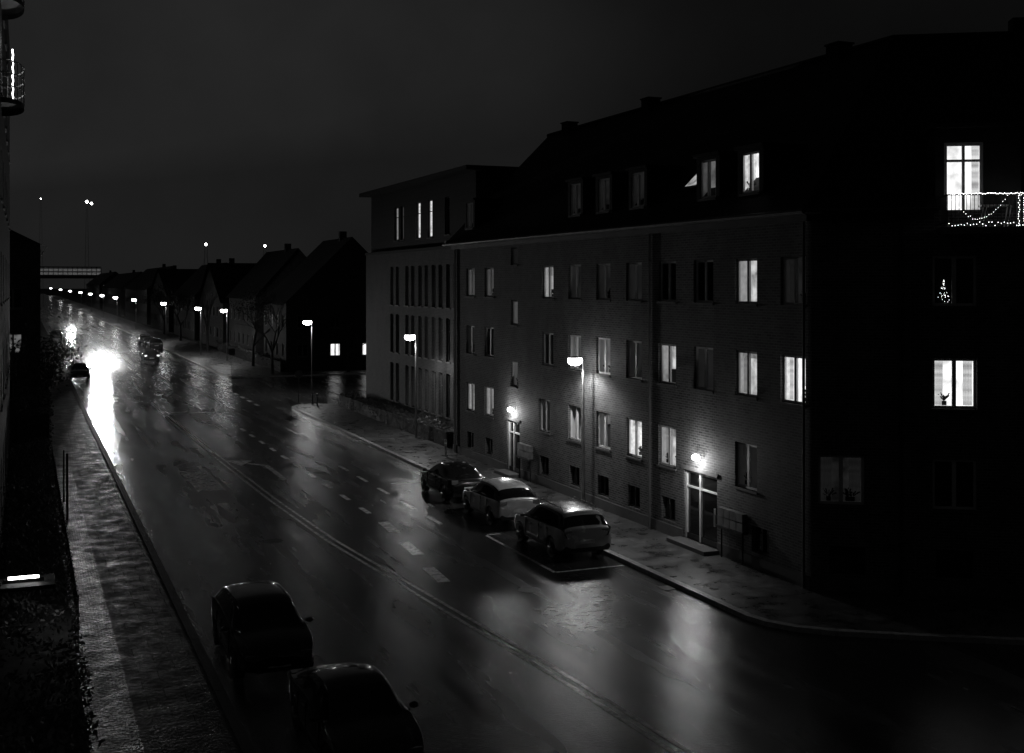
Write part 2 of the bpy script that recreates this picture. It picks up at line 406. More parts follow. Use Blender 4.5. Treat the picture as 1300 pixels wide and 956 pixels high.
def wf(pts,mat=M['brickA']): walls.face(pts,mat)
wf([(20.9,58.6,0),(32.1,58.6,0),(32.1,58.6,11),(26.5,58.6,16.9),(20.9,58.6,11)])
wf([(32.1,58.6,0),(32.1,34.5,0),(32.1,34.5,11),(32.1,58.6,11)])
e2=C1+d2*22; 
q=e2+n2*11.2; wf([e2,q,q+Vector((0,0,11)),e2+n2*5.6+Vector((0,0,16.9)),e2+Vector((0,0,11))])
wf([q,Vector((32.1,34.5,0)),Vector((32.1,34.5,11)),q+Vector((0,0,11))])
walls.box(fA,28.1,33.0,0,.5,0,.04,M['trim'])
for a,b_ in ((35.2,49.6),(51.2,58.6)): walls.box(fA,a,b_,0,.5,0,.04,M['trim'])
walls.box(f2,0.02,22,0,.5,0,.04,M['trim'])
walls.box(fA,28.1,58.6,10.72,10.9,0,.14,M['zinc'])
walls.box(f2,0.02,3.35,10.72,10.9,0,.14,M['zinc']); walls.box(f2,5.75,22,10.72,10.9,0,.14,M['zinc'])
addto(AB,walls,'walls'); addto(AB,fr,'window_frames')
# roof
rf=MB(); RH=17.0
R1c=Vector((26.5,31.2,RH)); E=Vector((20.5,27.84,11.0))
rf.face([Vector((20.5,58.9,11)),E,R1c,Vector((26.5,58.9,RH))],M['roof'])
rf.face([Vector((32.5,58.9,11)),Vector((26.5,58.9,RH)),R1c,Vector((32.5,34.6,11))],M['roof'])
def W2(s,d): 
    z=11+(.4-d); p=C1+d2*s-n2*d; return Vector((p.x,p.y,z))
rf.face([E,W2(3.4,.4),W2(3.4,-5.6),R1c],M['roof'])
rf.face([W2(3.4,-1.9),W2(5.7,-1.9),W2(5.7,-5.6),W2(3.4,-5.6)],M['roof'])
rf.face([W2(5.7,.4),W2(22.2,.4),W2(22.2,-5.6),W2(5.7,-5.6)],M['roof'])
pb=C1+d2*22.2+n2*11.6
rf.face([W2(22.2,-5.6),Vector((pb.x,pb.y,11)),Vector((32.5,34.6,11)),R1c],M['roof'])
rf.box(fA,27.84,58.9,10.9,11.0,-.0,.40,M['zinc']); rf.box(f2,-.2,3.4,10.9,11.0,0,.40,M['zinc']); rf.box(f2,5.7,22.2,10.9,11.0,0,.4,M['zinc'])
rf.cyl((20.44,27.8,10.98),(20.44,58.9,10.98),.07,.07,M['zinc'])
rf.cyl(f2.p(-.2,10.98,.46),f2.p(3.4,10.98,.46),.07,.07,M['zinc']); rf.cyl(f2.p(5.7,10.98,.46),f2.p(22,10.98,.46),.07,.07,M['zinc'])
rf.cyl((26.5,58.9,RH+.02),R1c+Vector((0,0,.02)),.11,.11,M['roof'])
rf.cyl(R1c+Vector((0,0,.02)),W2(22.2,-5.6)+Vector((0,0,.02)),.11,.11,M['roof']); rf.cyl(E,R1c,.09,.09,M['roof'])
rf.box(fA,58.6,58.95,11,11.2,-.0,.4,M['zinc'])
for (x,y,h) in ((26.5,56.2,.35),(26.5,47.5,.35),(26.5,34,.3)):
    f=F((x,y,RH-.6),(1,0,0),(0,1,0)); rf.box(f,-.3,.3,0,.6+h,-.35,.35,M['roof']); rf.box(f,-.35,.35,.6+h,.66+h,-.4,.4,M['roof'])
p=C1+d2*7.2+n2*5.6; f=F((p.x,p.y,RH-.6),d2,n2); rf.box(f,-.4,.4,0,1.1,-.3,.3,M['roof'])
addto(AB,rf,'roof')
# dormers
dm=MB()
fD=F((21.2,0,0),(0,1,0),(-1,0,0))
for y,k in ((31.6,'L3'),(34.1,'L1'),(39.0,'L0'),(41.8,'L0'),(44.4,'L0'),(57.0,'L0')):
    dm.wall(fD,y-.72,y+.72,11.3,13.2,[(y-.5,y+.5,11.78,13.08)],M['roof'],.1)
    window(fr:=MB(),gl,fD,y,12.43,1.0,1.3,k,rec=.03); addto(AB,fr,'dormer_frame')
    for s in (-.72,.72): dm.face([(21.2,y+s,11.3),(21.2,y+s,13.2),(22.9,y+s,13.3),(21.5,y+s,11.7)],M['roof'])
    dm.box(fD,y-.8,y+.8,13.2,13.3,-1.8,.1,M['roof'])
fs=F((21.62,35.75,12.30),(0,1,0),(-.70,0,.71),(.71,0,.70))
dm.box(fs,-.42,.42,-.1,.95,.06,.10,M['framed']); dm.fq(fs,-.36,.36,-.04,.89,.105,M['L2']); 
f=f2
dm.wall(f,3.4,5.7,10.95,13.3,[(3.64,4.7,10.95,12.9)],M['zinc'],.1)
for s in (3.4,5.7): dm.face([f.p(s,10.95,0),f.p(s,13.3,0),f.p(s,13.3,-2.0),f.p(s,10.95,-2.0)],M['zinc'])
dm.box(f,3.25,5.85,13.3,13.42,-2.1,.25,M['zinc'])
addto(AB,dm,'dormers')
bd=MB(); u0,u1=3.64,4.7
gl.fq(f,u0-.1,u1+.1,10.6,13.0,-.8,M['L3'])
for x in (u0-.1,u1+.1): gl.face([f.p(x,10.5,-.8),f.p(x,10.5,-.1),f.p(x,13,-.1),f.p(x,13,-.8)],M['C3'])
bd.box(f,u0,u0+.09,10.5,12.9,-.1,-.04,M['frame']);bd.box(f,u1-.09,u1,10.5,12.9,-.1,-.04,M['frame']);bd.box(f,u0+.09,u1-.09,12.8,12.9,-.1,-.04,M['frame'])
bd.box(f,4.13,4.21,10.5,12.8,-.1,-.035,M['frame']); bd.box(f,u0+.09,4.13,12.35,12.42,-.1,-.04,M['frame']); bd.box(f,4.21,u1-.09,12.35,12.42,-.1,-.04,M['frame'])
for i in range(10):
    xa=4.42+i*.02; bd.face([f.p(xa,10.6,-.2-(.03 if i%2 else 0)),f.p(xa+.02,10.6,-.2-(0 if i%2 else .03)),f.p(xa+.02,12.8,-.2-(0 if i%2 else .03)),f.p(xa,12.8,-.2-(.03 if i%2 else 0))],M['C3'])
addto(AB,bd,'balcony_door')
bl=MB(); 
bl.box(f,3.5,5.7,10.32,10.46,0.001,1.0,M['trim'])
for z in (10.6,11.36):
    bl.tube([f.p(3.55,z,.02),f.p(3.55,z,.95),f.p(5.65,z,.95),f.p(5.65,z,.02)],.02,M['dark'])
for i in range(22): bl.cyl(f.p(3.55+i*.1,10.46,.95),f.p(3.55+i*.1,11.36,.95),.009,.009,M['dark'],4)
for i in range(9): 
    for s in (3.55,5.65): bl.cyl(f.p(s,10.46,.05+i*.1),f.p(s,11.36,.05+i*.1),.009,.009,M['dark'],4)
bl.box(f,4.5,5.2,11.05,11.09,.3,.75,M['frame']); 
for a in (4.52,5.16):
    for b_ in (.33,.72): bl.cyl(f.p(a,10.46,b_),f.p(a+.1,11.05,b_),.015,.015,M['frame'],4)
addto(AB,bl,'balcony')
fy=MB()
for i in range(52):
    t=i/51; fy.octa(f.p(3.55+2.1*t,11.38+random.uniform(-.015,.015),.97),.014,M['fairy'])
for i in range(16): fy.octa(f.p(5.65,11.38+random.uniform(-.02,.02),.95-i*.06),.014,M['fairy'])
for i in range(26):
    t=i/25; fy.octa(f.p(3.6+1.5*t,11.3-.62*math.sin(math.pi*t)+random.uniform(-.03,.03),.99),.009,M['fairy'])
for i in range(26): fy.octa(f.p(3.58+i*.08,10.55+random.uniform(-.05,.05),.985),.012,M['fairy'])
for k in range(3):
    for i in range(14): fy.octa(f.p(5.66-k*.13+random.uniform(-.02,.02),10.5+i*.062,.97),.013,M['fairy'])
addto(AB,fy,'fairy_lights')
xt=MB()
for i in range(40):
    t=random.random(); a=random.uniform(-1,1)*(1-t)*.22; xt.octa(f.p(3.66+a,8.4+t*.62,-.125),.007,M['fairy'])
addto(AB,xt,'christmas_tree_lights')
addto(AB,gl,'windows')
dp=MB()
for u in (37.45,58.2,28.35): dp.cyl(fA.p(u,.1,.06),fA.p(u,10.9,.06),.045,.045,M['trim'])
dp.cyl(f2.p(2.45,.1,.09),f2.p(2.45,10.9,.09),.05,.05,M['zinc'])
for u in (37.45,58.2):
    for z in (1,3.9,6.8,9.7): dp.box(fA,u-.07,u+.07,z,z+.05,0,.115,M['trim'])
addto(AB,dp,'downpipes')

# ------------------------------------------------------------ office building B
OB=empty('office_building',(22.5,60,0)); fB=F((22.5,0,0),(0,1,0),(-1,0,0))
w=MB();fr=MB();gl=MB();ops=[];wl=[]
for y in (74.6,71.3,68.6,66.0,63.4):
    for s in (-.62,.62):
        for v in (2.5,5.7,8.8):
            k='dark'
            r=random.random()
            if r<.3: k='L0'
            if (y==74.6 and v==8.8): k='L1'
            wl.append((y+s,v,.72,2.5,k))
for u,v,ww,h,k in wl: ops.append((u-ww/2,u+ww/2,v-h/2,v+h/2))
w.wall(fB,60,81.6,0,11,ops,M['brickB'],.2)
for u,v,ww,h,k in wl: window(fr,gl,fB,u,v,ww,h,k,rec=.15,leaves=1,transom=True,W=M['framed'])
fP=F((22.8,0,0),(0,1,0),(-1,0,0)); pw=[(75.2,12.9,.9,2.2,'L2'),(73.9,12.9,.7,2.2,'L1'),(70.5,12.9,.9,2.3,'L3'),(68.2,12.9,.9,2.3,'L3'),(65.0,12.9,.9,2.2,'dark')]
w.wall(fP,60.3,81.3,11,15.1,[(u-a/2,u+a/2,v-h/2,v+h/2) for u,v,a,h,k in pw],M['roof'],.12)
for u,v,a,h,k in pw: window(fr,gl,fP,u,v,a,h,k,leaves=1,transom=True,W=M['framed'])
w.face([(22.5,81.6,0),(34,81.6,0),(34,81.6,11),(22.5,81.6,11)],M['brickB'])
w.face([(22.5,60,0),(34,60,0),(34,60,11),(22.5,60,11)],M['brickB'])
w.face([(22.5,60,11),(34,60,11),(34,81.6,11),(22.5,81.6,11)],M['zinc'])
w.face([(34,60,0),(34,81.6,0),(34,81.6,11),(34,60,11)],M['brickB'])
for y in (60.3,81.3): w.face([(22.8,y,11),(33,y,11),(33,y,15.1),(22.8,y,15.1)],M['zinc'])
w.face([(33,60.3,11),(33,81.3,11),(33,81.3,15.1),(33,60.3,15.1)],M['zinc'])
w.box(fP,59.8,81.8,15.1,15.35,-10.5,.75,M['roof']); w.box(fB,59.95,81.65,10.95,11.12,-.2,.06,M['roof'])
addto(OB,w,'walls');addto(OB,fr,'window_frames');addto(OB,gl,'windows')

# ------------------------------------------------------------ houses down the street
def house(name,x0,x1,y0,y1,he,hr,ridge='y',lit=(),wallm='brickF',front=True,seed=0,lf=1.0):
    rnd=random.Random(seed)
    e=empty(name,(x0,y0,0)); w=MB();r=MB();fr=MB();gl=MB()
    fx=F((x0,0,0),(0,1,0),(-1,0,0)) if front else F((x1,0,0),(0,1,0),(1,0,0))
    fy_=F((0,y0,0),(1,0,0),(0,-1,0))
    def lay(f,a,b,n):
        ops=[];ws=[]
        step=(b-a)/n
        v=2.2
        while v+0.9<he:
            for i in range(n):
                u=a+step*(i+.5); ops.append((u-.55,u+.55,v-.65,v+.65)); ws.append((u,v))
            v+=2.9
        w.wall(f,a,b,0,he,ops,M[wallm],.12)
        for u,v in ws:
            q=rnd.random()/lf; k='L3' if q<.03 else 'L2' if q<.12 else 'L1' if q<.22 else 'L0' if q<.35 else 'dark'
            if any(abs(u-a_)<1.2 and abs(v-b_)<.8 for a_,b_ in lit): k='L3'
            window(fr,gl,f,u,v,1.1,1.3,k,rec=.08,W=M['framed'])
    lay(fx,y0,y1,max(2,int((y1-y0)/3))); lay(fy_,x0,x1,max(2,int((x1-x0)/3)))
    xo=x1 if front else x0
    w.face([(xo,y0,0),(xo,y1,0),(xo,y1,he),(xo,y0,he)],M[wallm]); w.face([(x0,y1,0),(x1,y1,0),(x1,y1,he),(x0,y1,he)],M[wallm])
    if ridge=='y':
        xm=(x0+x1)/2; o=.4; k=(hr-he)/((x1-x0)/2)
        r.face([(x0-o,y0-o,he-o*k),(x0-o,y1+o,he-o*k),(xm,y1+o,hr),(xm,y0-o,hr)],M['roof']); r.face([(x1+o,y0-o,he-o*k),(x1+o,y1+o,he-o*k),(xm,y1+o,hr),(xm,y0-o,hr)],M['roof'])
        for y in (y0,y1): w.face([(x0,y,he),(x1,y,he),(xm,y,hr-.05)],M[wallm])
        cx,cy=xm,y0+(y1-y0)*.3
    else:
        ym=(y0+y1)/2; o=.4; k=(hr-he)/((y1-y0)/2)
        r.face([(x0-o,y0-o,he-o*k),(x1+o,y0-o,he-o*k),(x1+o,ym,hr),(x0-o,ym,hr)],M['roof']); r.face([(x0-o,y1+o,he-o*k),(x1+o,y1+o,he-o*k),(x1+o,ym,hr),(x0-o,ym,hr)],M['roof'])
        for x in (x0,x1): w.face([(x,y0,he),(x,y1,he),(x,ym,hr-.05)],M[wallm])
        cx,cy=x0+(x1-x0)*.3,ym
    f=F((cx,cy,hr-.8),(1,0,0),(0,1,0)); r.box(f,-.35,.35,0,1.5,-.35,.35,M['roof'])
    addto(e,w,'walls');addto(e,r,'roof');addto(e,fr,'window_frames');addto(e,gl,'windows')
    return e
house('gable_house',24.5,38,119,131,7.2,13.8,'y',lit=((29.3,2.2),(33,2.2)),seed=3,lf=.6)
house('gable_house',25,35,139,158,7.6,13.2,'y',seed=5,lf=1.6)
house('row_house',25,35,163,186,6.5,12.0,'x',seed=8,lf=2)
house('row_house',25,35,192,220,7.2,12.4,'y',seed=11,lf=2)
house('row_house',25,35,228,262,7.0,12,'x',seed=12,lf=2)
house('row_house',25,36,270,330,8,13,'y',seed=14)
house('row_house',25,36,345,430,8,12.5,'y',seed=15)
house('row_house',25,36,445,540,9,13.5,'y',seed=16)
house('townhouse',-12,1.0,82,150,11.5,14.8,'y',front=False,seed=21)
house('townhouse',-12,0.8,165,250,9.5,12.5,'y',front=False,seed=22)
house('townhouse',-12,0.8,262,420,8.5,11.5,'y',front=False,seed=23)

# own-side building with balconies (left edge)
LB=empty('corner_apartment_block',(-0.6,34,0)); w=MB();fr=MB();gl=MB()
fL=F((-0.6,0,0),(0,1,0),(1,0,0)); ops=[];ws=[]
for y in (37.2,41,45,49,53,57):
    for v in (3.1,6.1,9.1,12.1,15.1,18.0):
        k='L3' if (y==37.2 and v>11) else random.choice(['dark','dark','L0','L1'])
        if v==6.1 and y==57: k='L2'
        ops.append((y-.6,y+.6,v-.75,v+.75)); ws.append((y,v,k))
w.wall(fL,34,60,0,20,ops,M['brickF'],.12)
for y,v,k in ws: window(fr,gl,fL,y,v,1.2,1.5,k,rec=.06)
w.face([(-.6,34,0),(-12,34,0),(-12,34,20),(-.6,34,20)],M['brickF']); w.face([(-.6,60,0),(-12,60,0),(-12,60,20),(-.6,60,20)],M['brickF']); w.face([(-.6,34,20),(-12,34,20),(-12,60,20),(-.6,60,20)],M['zinc'])
addto(LB,w,'walls');addto(LB,fr,'window_frames');addto(LB,gl,'windows')
bb=MB()
for v in (14.1,17.0):
    arc=[]
    for i in range(13):
        t=math.pi*i/12; arc.append(fL.p(37.2-1.5*math.cos(t),v,.62*math.sin(t)))
    for i in range(12): bb.face([arc[i],arc[i+1],fL.p(37.2,v,0)],M['zinc']); bb.face([arc[i],arc[i+1],arc[i+1]-Vector((0,0,.14)),arc[i]-Vector((0,0,.14))],M['zinc'])
    for dz in (.35,.7,1.05): bb.tube([a+Vector((0,0,dz)) for a in arc],.02,M['pole'],5)
    for a in arc: bb.cyl(a,a+Vector((0,0,1.05)),.014,.014,M['pole'],4)
addto(LB,bb,'balconies')
bb=MB()
for i in range(44): bb.octa(fL.p(38.3-.004*i,14.15+i*.04,.30+.008*math.sin(i)),.028,M['fairy'])
addto(LB,bb,'fairy_lights')
l=lamp('balcony_window_light','POINT',fL.p(37.2,15.9,.3),4,None,.1); l.parent=LB; l.matrix_parent_inverse=Matrix.Translation(-Vector(LB.location))

# small porch lamp over the hedge, near left
EC=empty('entrance_canopy',(0,27,0)); b=MB()
b.box(WF,-0.6,0.62,26.6,27.6,2.52,2.6,M['silh']); 
b.cyl((-.5,27.1,.1),(-.5,27.1,3.0),.02,.02,M['silh'])
addto(EC,b,'canopy_roof')
b=MB(); b.box(WF,-.30,.30,27.0,27.05,2.68,2.73,M['hot']); b.box(WF,-.4,.4,27.01,27.04,2.6,2.68,M['dark']); addto(EC,b,'tube_lamp')
l=lamp('tube_lamp_light','POINT',(0.8,27.9,2.6),7,None,.06); l.parent=EC; l.matrix_parent_inverse=Matrix.Translation(-Vector(EC.location))

# ------------------------------------------------------------ street lamps
def street_lamp(x,y,H=5.85,power=340,side=-1,lit=True,far=False,r=1.0):
    e=empty('street_lamp',(x,y,0.1))
    b=MB(); n=8 if not far else 5
    b.cyl((0,0,0),(0,0,1.1),.085,.075,M['pole'],n); b.cyl((0,0,1.1),(0,0,H-.40),.058,.045,M['pole'],n)
    arc=[Vector((side*(.16-.16*math.cos(t)),0,H-.40+.42*math.sin(t))) for t in [math.pi/2*i/5 for i in range(6)]]
    b.tube(arc,.035,M['pole'],n)
    b.build('pole',e)
    h=MB(); c=Vector((side*.36,0,H-.06))
    h.ell(c+Vector((0,0,.04)),.29*r,.19*r,.14*r,M['dark'],12 if not far else 8,4,0.45,1); h.build('lamp_housing',e)
    g=MB()
    g.ell(c,.31*r,.21*r,.20*r,M['hotlamp'] if not far else M['hotfar'],16 if not far else 8,8,-1,.5); g.build('lamp_glass',e,True)
    if lit: lamp('lamp_light','SPOT',(side*.36,0,H-.36),power,e,.12,(side*.62,0,0),162,.5)
    return e
for (x,y,r) in [(20.45,42.1,1),(20.75,64.6,1.05),(21.2,93,1.15),(21.6,138,1.25),(20.5,151.5,1.25)]: street_lamp(x,y,r=r)
for (x,y,r) in [(20.6,192,1.4),(20.0,238,1.5),(19.6,282,1.6)]: street_lamp(x,y,power=250,r=r)
for y,r in ((335,1.7),(395,1.8),(465,1.9),(570,2.1),(720,2.3),(980,2.6)): street_lamp(19.8,y,lit=False,far=True,r=r)

# ------------------------------------------------------------ vehicles
def car(name,loc,rot,paint,L=4.3,W=1.8,Hs=1.0,kind='hatch',lights=None,rails=False):
    e=empty(name,loc); e.rotation_euler=(0,0,rot)
    k=L/4.3; w=W/1.8
    if kind=='hatch':
        S=[(-2.15,.74,.40,.72,.76,.66),(-2.12,.84,.28,.94,1.00,.76),(-2.02,.88,.26,1.00,1.06,.74),(-1.72,.89,.24,1.00,1.41,.64),(-1.05,.90,.22,.98,1.50,.66),(0,.90,.22,.95,1.52,.66),(.40,.90,.22,.94,1.45,.65),(1.18,.89,.22,.93,.99,.72),(1.75,.87,.24,.86,.90,.70),(2.06,.80,.28,.70,.76,.64),(2.15,.70,.38,.60,.64,.55)]
        gs=(-1.75,.5)
    elif kind=='wagon':
        S=[(-2.15,.76,.42,.76,.80,.68),(-2.13,.86,.30,.98,1.03,.78),(-2.08,.89,.26,1.02,1.09,.76),(-1.86,.90,.24,1.02,1.44,.67),(-1.75,.90,.23,1.02,1.53,.67),(-.2,.90,.22,.98,1.57,.68),(.36,.90,.22,.96,1.49,.67),(1.12,.89,.22,.95,1.02,.74),(1.75,.88,.24,.90,.94,.72),(2.07,.82,.28,.74,.80,.68),(2.15,.74,.38,.62,.66,.60)]
        gs=(-1.85,.45)
    else:
        S=[(-2.15,.72,.42,.76,.82,.62),(-2.10,.84,.30,.94,1.00,.72),(-1.85,.88,.26,.96,1.04,.72),(-1.60,.89,.25,.96,1.07,.70),(-.95,.90,.22,.95,1.38,.62),(-.2,.90,.22,.94,1.44,.63),(.28,.90,.22,.93,1.39,.63),(1.1,.89,.22,.92,.98,.72),(1.7,.87,.24,.84,.88,.68),(2.06,.80,.28,.70,.76,.62),(2.15,.70,.38,.60,.64,.52)]
        gs=(-1.2,.4)
    V=[];Fc=[];mi=[]
    for (y,hw,zb,bt,tp,wt) in S:
        y*=k; hw*=w; wt*=w; bt*=Hs; tp*=Hs
        R=[(0,zb),(.85*hw,zb),(.98*hw,zb+.10),(hw,.45*zb+.55*bt),(.965*hw,bt),(wt,tp-.07),(wt*.80,tp-.008),(0,tp+.015)]
        ring=R+[(-x,z) for x,z in R[-2:0:-1]]
        V+=[(x,y,z) for x,z in ring]
    n=14
    for i in range(len(S)-1):
        ya=(S[i][0]+S[i+1][0])/2
        rise=abs(S[i+1][4]-S[i][4])/(S[i+1][0]-S[i][0]); hi=max(S[i][4],S[i+1][4])
        for j in range(n):
            Fc.append((i*n+j,i*n+(j+1)%n,(i+1)*n+(j+1)%n,(i+1)*n+j))
            jj=j if j<7 else 13-j
            m_=0
            if jj==4 and gs[0]-.35<ya<gs[1]+.35: m_=1
            if jj in(5,6) and rise>.45 and hi>1.3 and not (kind=='wagon' and i==3): m_=1
            if jj in (0,1): m_=2
            mi.append(m_)
    Fc.append(tuple(range(n))[::-1]); mi.append(0); Fc.append(tuple((len(S)-1)*n+i for i in range(n))); mi.append(0)
    me=bpy.data.meshes.new('body'); me.from_pydata(V,[],Fc)
    for q in (paint,M['carglass'],M['dark']): me.materials.append(q)
    me.polygons.foreach_set('material_index',mi)
    me.polygons.foreach_set('use_smooth',[True]*len(mi)); me.update()
    o=bpy.data.objects.new('body',me); COL.objects.link(o)
    try:
        import bmesh
        bmx=bmesh.new(); bmx.from_mesh(me); cr=bmx.edges.layers.float.new('crease_edge')
        for ed in bmx.edges:
            a_,b_=sorted((ed.verts[0].index,ed.verts[1].index)); ia,ja=divmod(a_,n); ib,jb=divmod(b_,n)
            if ia!=ib and ja in (4,10): ed[cr]=.65
            elif ia!=ib and ja in (5,9): ed[cr]=.5
            elif ia!=ib and ja in (2,12): ed[cr]=.5
            elif ia==ib and ia in (1,2,7) and min(ja,jb)>=4 and max(ja,jb)<=10: ed[cr]=.6
            elif ia==ib and ia in (0,len(S)-1): ed[cr]=.5
        bmesh.ops.recalc_face_normals(bmx,faces=bmx.faces); bmx.to_mesh(me); bmx.free()
    except Exception as ex: print('crease',ex)
    sm=o.modifiers.new('s','SUBSURF'); sm.levels=2; sm.render_levels=2
    cut=MB()
    wy=(-1.28*k,1.33*k)
    for y in wy:
        for s in (-1,1): cut.cyl((s*.62*w,y,.33),(s*1.1*w,y,.33),.375,.375,M['dark'],24)
    co=cut.build('cutter')
    bm_=o.modifiers.new('b','BOOLEAN'); bm_.operation='DIFFERENCE'; bm_.object=co; bm_.solver='EXACT'
    try:
        bmx=bmesh.new(); bmx.from_mesh(co.data); bmesh.ops.remove_doubles(bmx,verts=bmx.verts,dist=1e-4); bmesh.ops.recalc_face_normals(bmx,faces=bmx.faces); bmx.to_mesh(co.data); bmx.free()
        dg=bpy.context.evaluated_depsgraph_get(); nm=bpy.data.meshes.new_from_object(o.evaluated_get(dg))
        o.modifiers.clear(); o.data=nm
    except Exception as ex: print('bool',ex); o.modifiers.remove(o.modifiers['b'])
    bpy.data.objects.remove(co)
    o.parent=e
    wh=MB()
    for y in wy:
        for s in (-1,1):
            x0=s*.66*w; x1=s*.88*w
            wh.cyl((x0,y,.33),(x1,y,.33),.325,.325,M['rubber'],24); wh.cyl((x1-s*.03,y,.33),(x1+s*.006,y,.33),.215,.205,M['dark'],20)
            for a in range(5):
                t=2*math.pi*a/5; wh.cyl((x1+s*.01,y,.33),(x1+s*.01,y+.195*math.cos(t),.33+.195*math.sin(t)),.035,.025,M['rim'],5)
            wh.cyl((x1,y,.33),(x1+s*.02,y,.33),.05,.05,M['rim'],10)
    wh.build('wheels',e)
    d=MB(); Y=2.15*k; FR=F((0,-Y,0),(1,0,0),(0,-1,0)); FF=F((0,Y,0),(1,0,0),(0,1,0))
    for s in (-1,1):
        a,b_=sorted((s*.52*w,s*.80*w))
        tl=M['taillit'] if lights=='tail' else M['tail']
        d.box(FR,a,b_,.80*Hs,.97*Hs,-.22,-.012,tl)
        hl=M['head'] if lights=='head' else M['head2'] if lights=='head2' else M['lens']
        a,b_=sorted((s*.46*w,s*.72*w)); z0,z1=(.58*Hs,.69*Hs) if not (lights or '').startswith('head') else (.55,.74)
        d.box(FF,a,b_,z0,z1,-.25,-.055 if not (lights or '').startswith('head') else -.0,hl)
        d.ell((s*.97*w,.82*k,1.0*Hs),.10,.06,.07,paint,8,5)
        for yy in (-.30*k,-1.0*k,.78*k): d.box(F((s*.886*w,yy,0),(0,1,0),(s,0,0)),-.006,.006,.42,.92*Hs,-.02,.014,M['dark'])
        for yy in (-.45*k,.42*k): d.box(F((s*.889*w,yy,0),(0,1,0),(s,0,0)),-.09,.09,.79*Hs,.815*Hs,-.01,.025,M['pole'])
        d.box(F((s*.89*w,0,0),(0,1,0),(s,0,0)),-.85*k,.85*k,.30,.36,-.03,.012,M['dark'])
    d.box(FR,-.26,.26,.56,.67,-.12,.012,M['plate']); d.box(FF,-.26,.26,.40,.51,-.12,.0,M['plate'])
    d.box(FR,-.76*w,.76*w,.30,.42,-.2,-.005,M['dark']); d.box(FF,-.55*w,.55*w,.52,.60,-.15,-.035,M['dark']); d.box(FF,-.5*w,.5*w,.30,.38,-.15,-.01,M['dark'])
    if rails:
        for s in (-1,1): d.tube([(s*.58*w,-1.55*k,1.52*Hs),(s*.59*w,-1.4*k,1.60*Hs),(s*.59*w,.1*k,1.61*Hs),(s*.58*w,.25*k,1.52*Hs)],.018,M['pole'],6)
    d.build('lights_and_trim',e)
    return e
car('station_wagon',(16.76,36.35,0.008),0,M['silver'],4.3,1.84,1.02,'wagon',rails=True)
car('hatchback_car',(16.78,41.9,0.008),0,M['white'],4.15,1.78,1.0,'hatch')
car('sedan_car',(16.75,47.1,0.008),0,M['black'],4.3,1.78,1.0,'sedan')
car('parked_car',(5.25,28.4,0.008),math.pi,M['black'],4.4,1.82,1.0,'hatch')
car('parked_car',(5.85,22.1,0.008),math.pi,M['black'],4.3,1.76,.98,'sedan')
HL=car('oncoming_car',(7.5,134,0.008),math.pi,M['grey'],4.3,1.8,1.0,'sedan',lights='head')
for s in (-.6,.6): lamp('headlight','SPOT',(s,2.3,.66),5000,HL,.1,(s*1.2-.6,28,-.3),46,.9)
H2=car('oncoming_car',(8.0,232,0.008),math.pi,M['grey'],4.3,1.8,1.0,'hatch',lights='head2')
lamp('headlight','SPOT',(0,2.3,.66),2500,H2,.1,(0,28,-.3),50,.9)
car('parked_car',(4.8,118,0.008),math.pi,M['grey'],4.3,1.8,1.0,'hatch')
car('departing_car',(13.3,140,0.008),0,M['black'],4.3,1.8,1.0,'hatch',lights='tail')
car('parked_car',(16.6,168,0.008),0,M['grey'],4.3,1.8,1.0,'hatch')
car('parked_car',(16.6,175,0.008),0,M['black'],4.3,1.8,1.0,'sedan')
car('parked_car',(16.6,183,0.008),0,M['silver'],4.3,1.8,1.0,'hatch')
car('parked_car',(4.9,150,0.008),math.pi,M['black'],4.3,1.8,1.0,'hatch')
car('parked_car',(4.9,205,0.008),math.pi,M['silver'],4.3,1.8,1.0,'hatch')

# mist volume added before the oncoming cars to give their headlights a bloom glow
def glow_mist(loc,rad,dens):
    mt=bpy.data.materials.new('headlight_glow_mist'); mt.use_nodes=True; nt=mt.node_tree; nt.nodes.clear()
    out=N(nt,'ShaderNodeOutputMaterial'); vs=N(nt,'ShaderNodeVolumeScatter'); vs.inputs['Anisotropy'].default_value=.6
    tc=N(nt,'ShaderNodeTexCoord'); ln=N(nt,'ShaderNodeVectorMath',operation='LENGTH'); nt.links.new(tc.outputs['Object'],ln.inputs[0])
    d=ramp(nt,ln.outputs['Value'],0.0,1,1.0,0); p=N(nt,'ShaderNodeMath',operation='POWER'); nt.links.new(d,p.inputs[0]); p.inputs[1].default_value=2.0
    m_=N(nt,'ShaderNodeMath',operation='MULTIPLY'); nt.links.new(p.outputs[0],m_.inputs[0]); m_.inputs[1].default_value=dens
    nt.links.new(m_.outputs[0],vs.inputs['Density']); nt.links.new(vs.outputs[0],out.inputs['Volume'])
    b=MB(); b.ell((0,0,0),1,1,1,mt,20,12); o=b.build('headlight_glow_mist'); o.location=loc; o.scale=rad
glow_mist((7.5,128.5,1.4),(7.5,7.0,6.5),.06)
glow_mist((8.0,226,1.2),(7.0,5.0,6.0),.06)

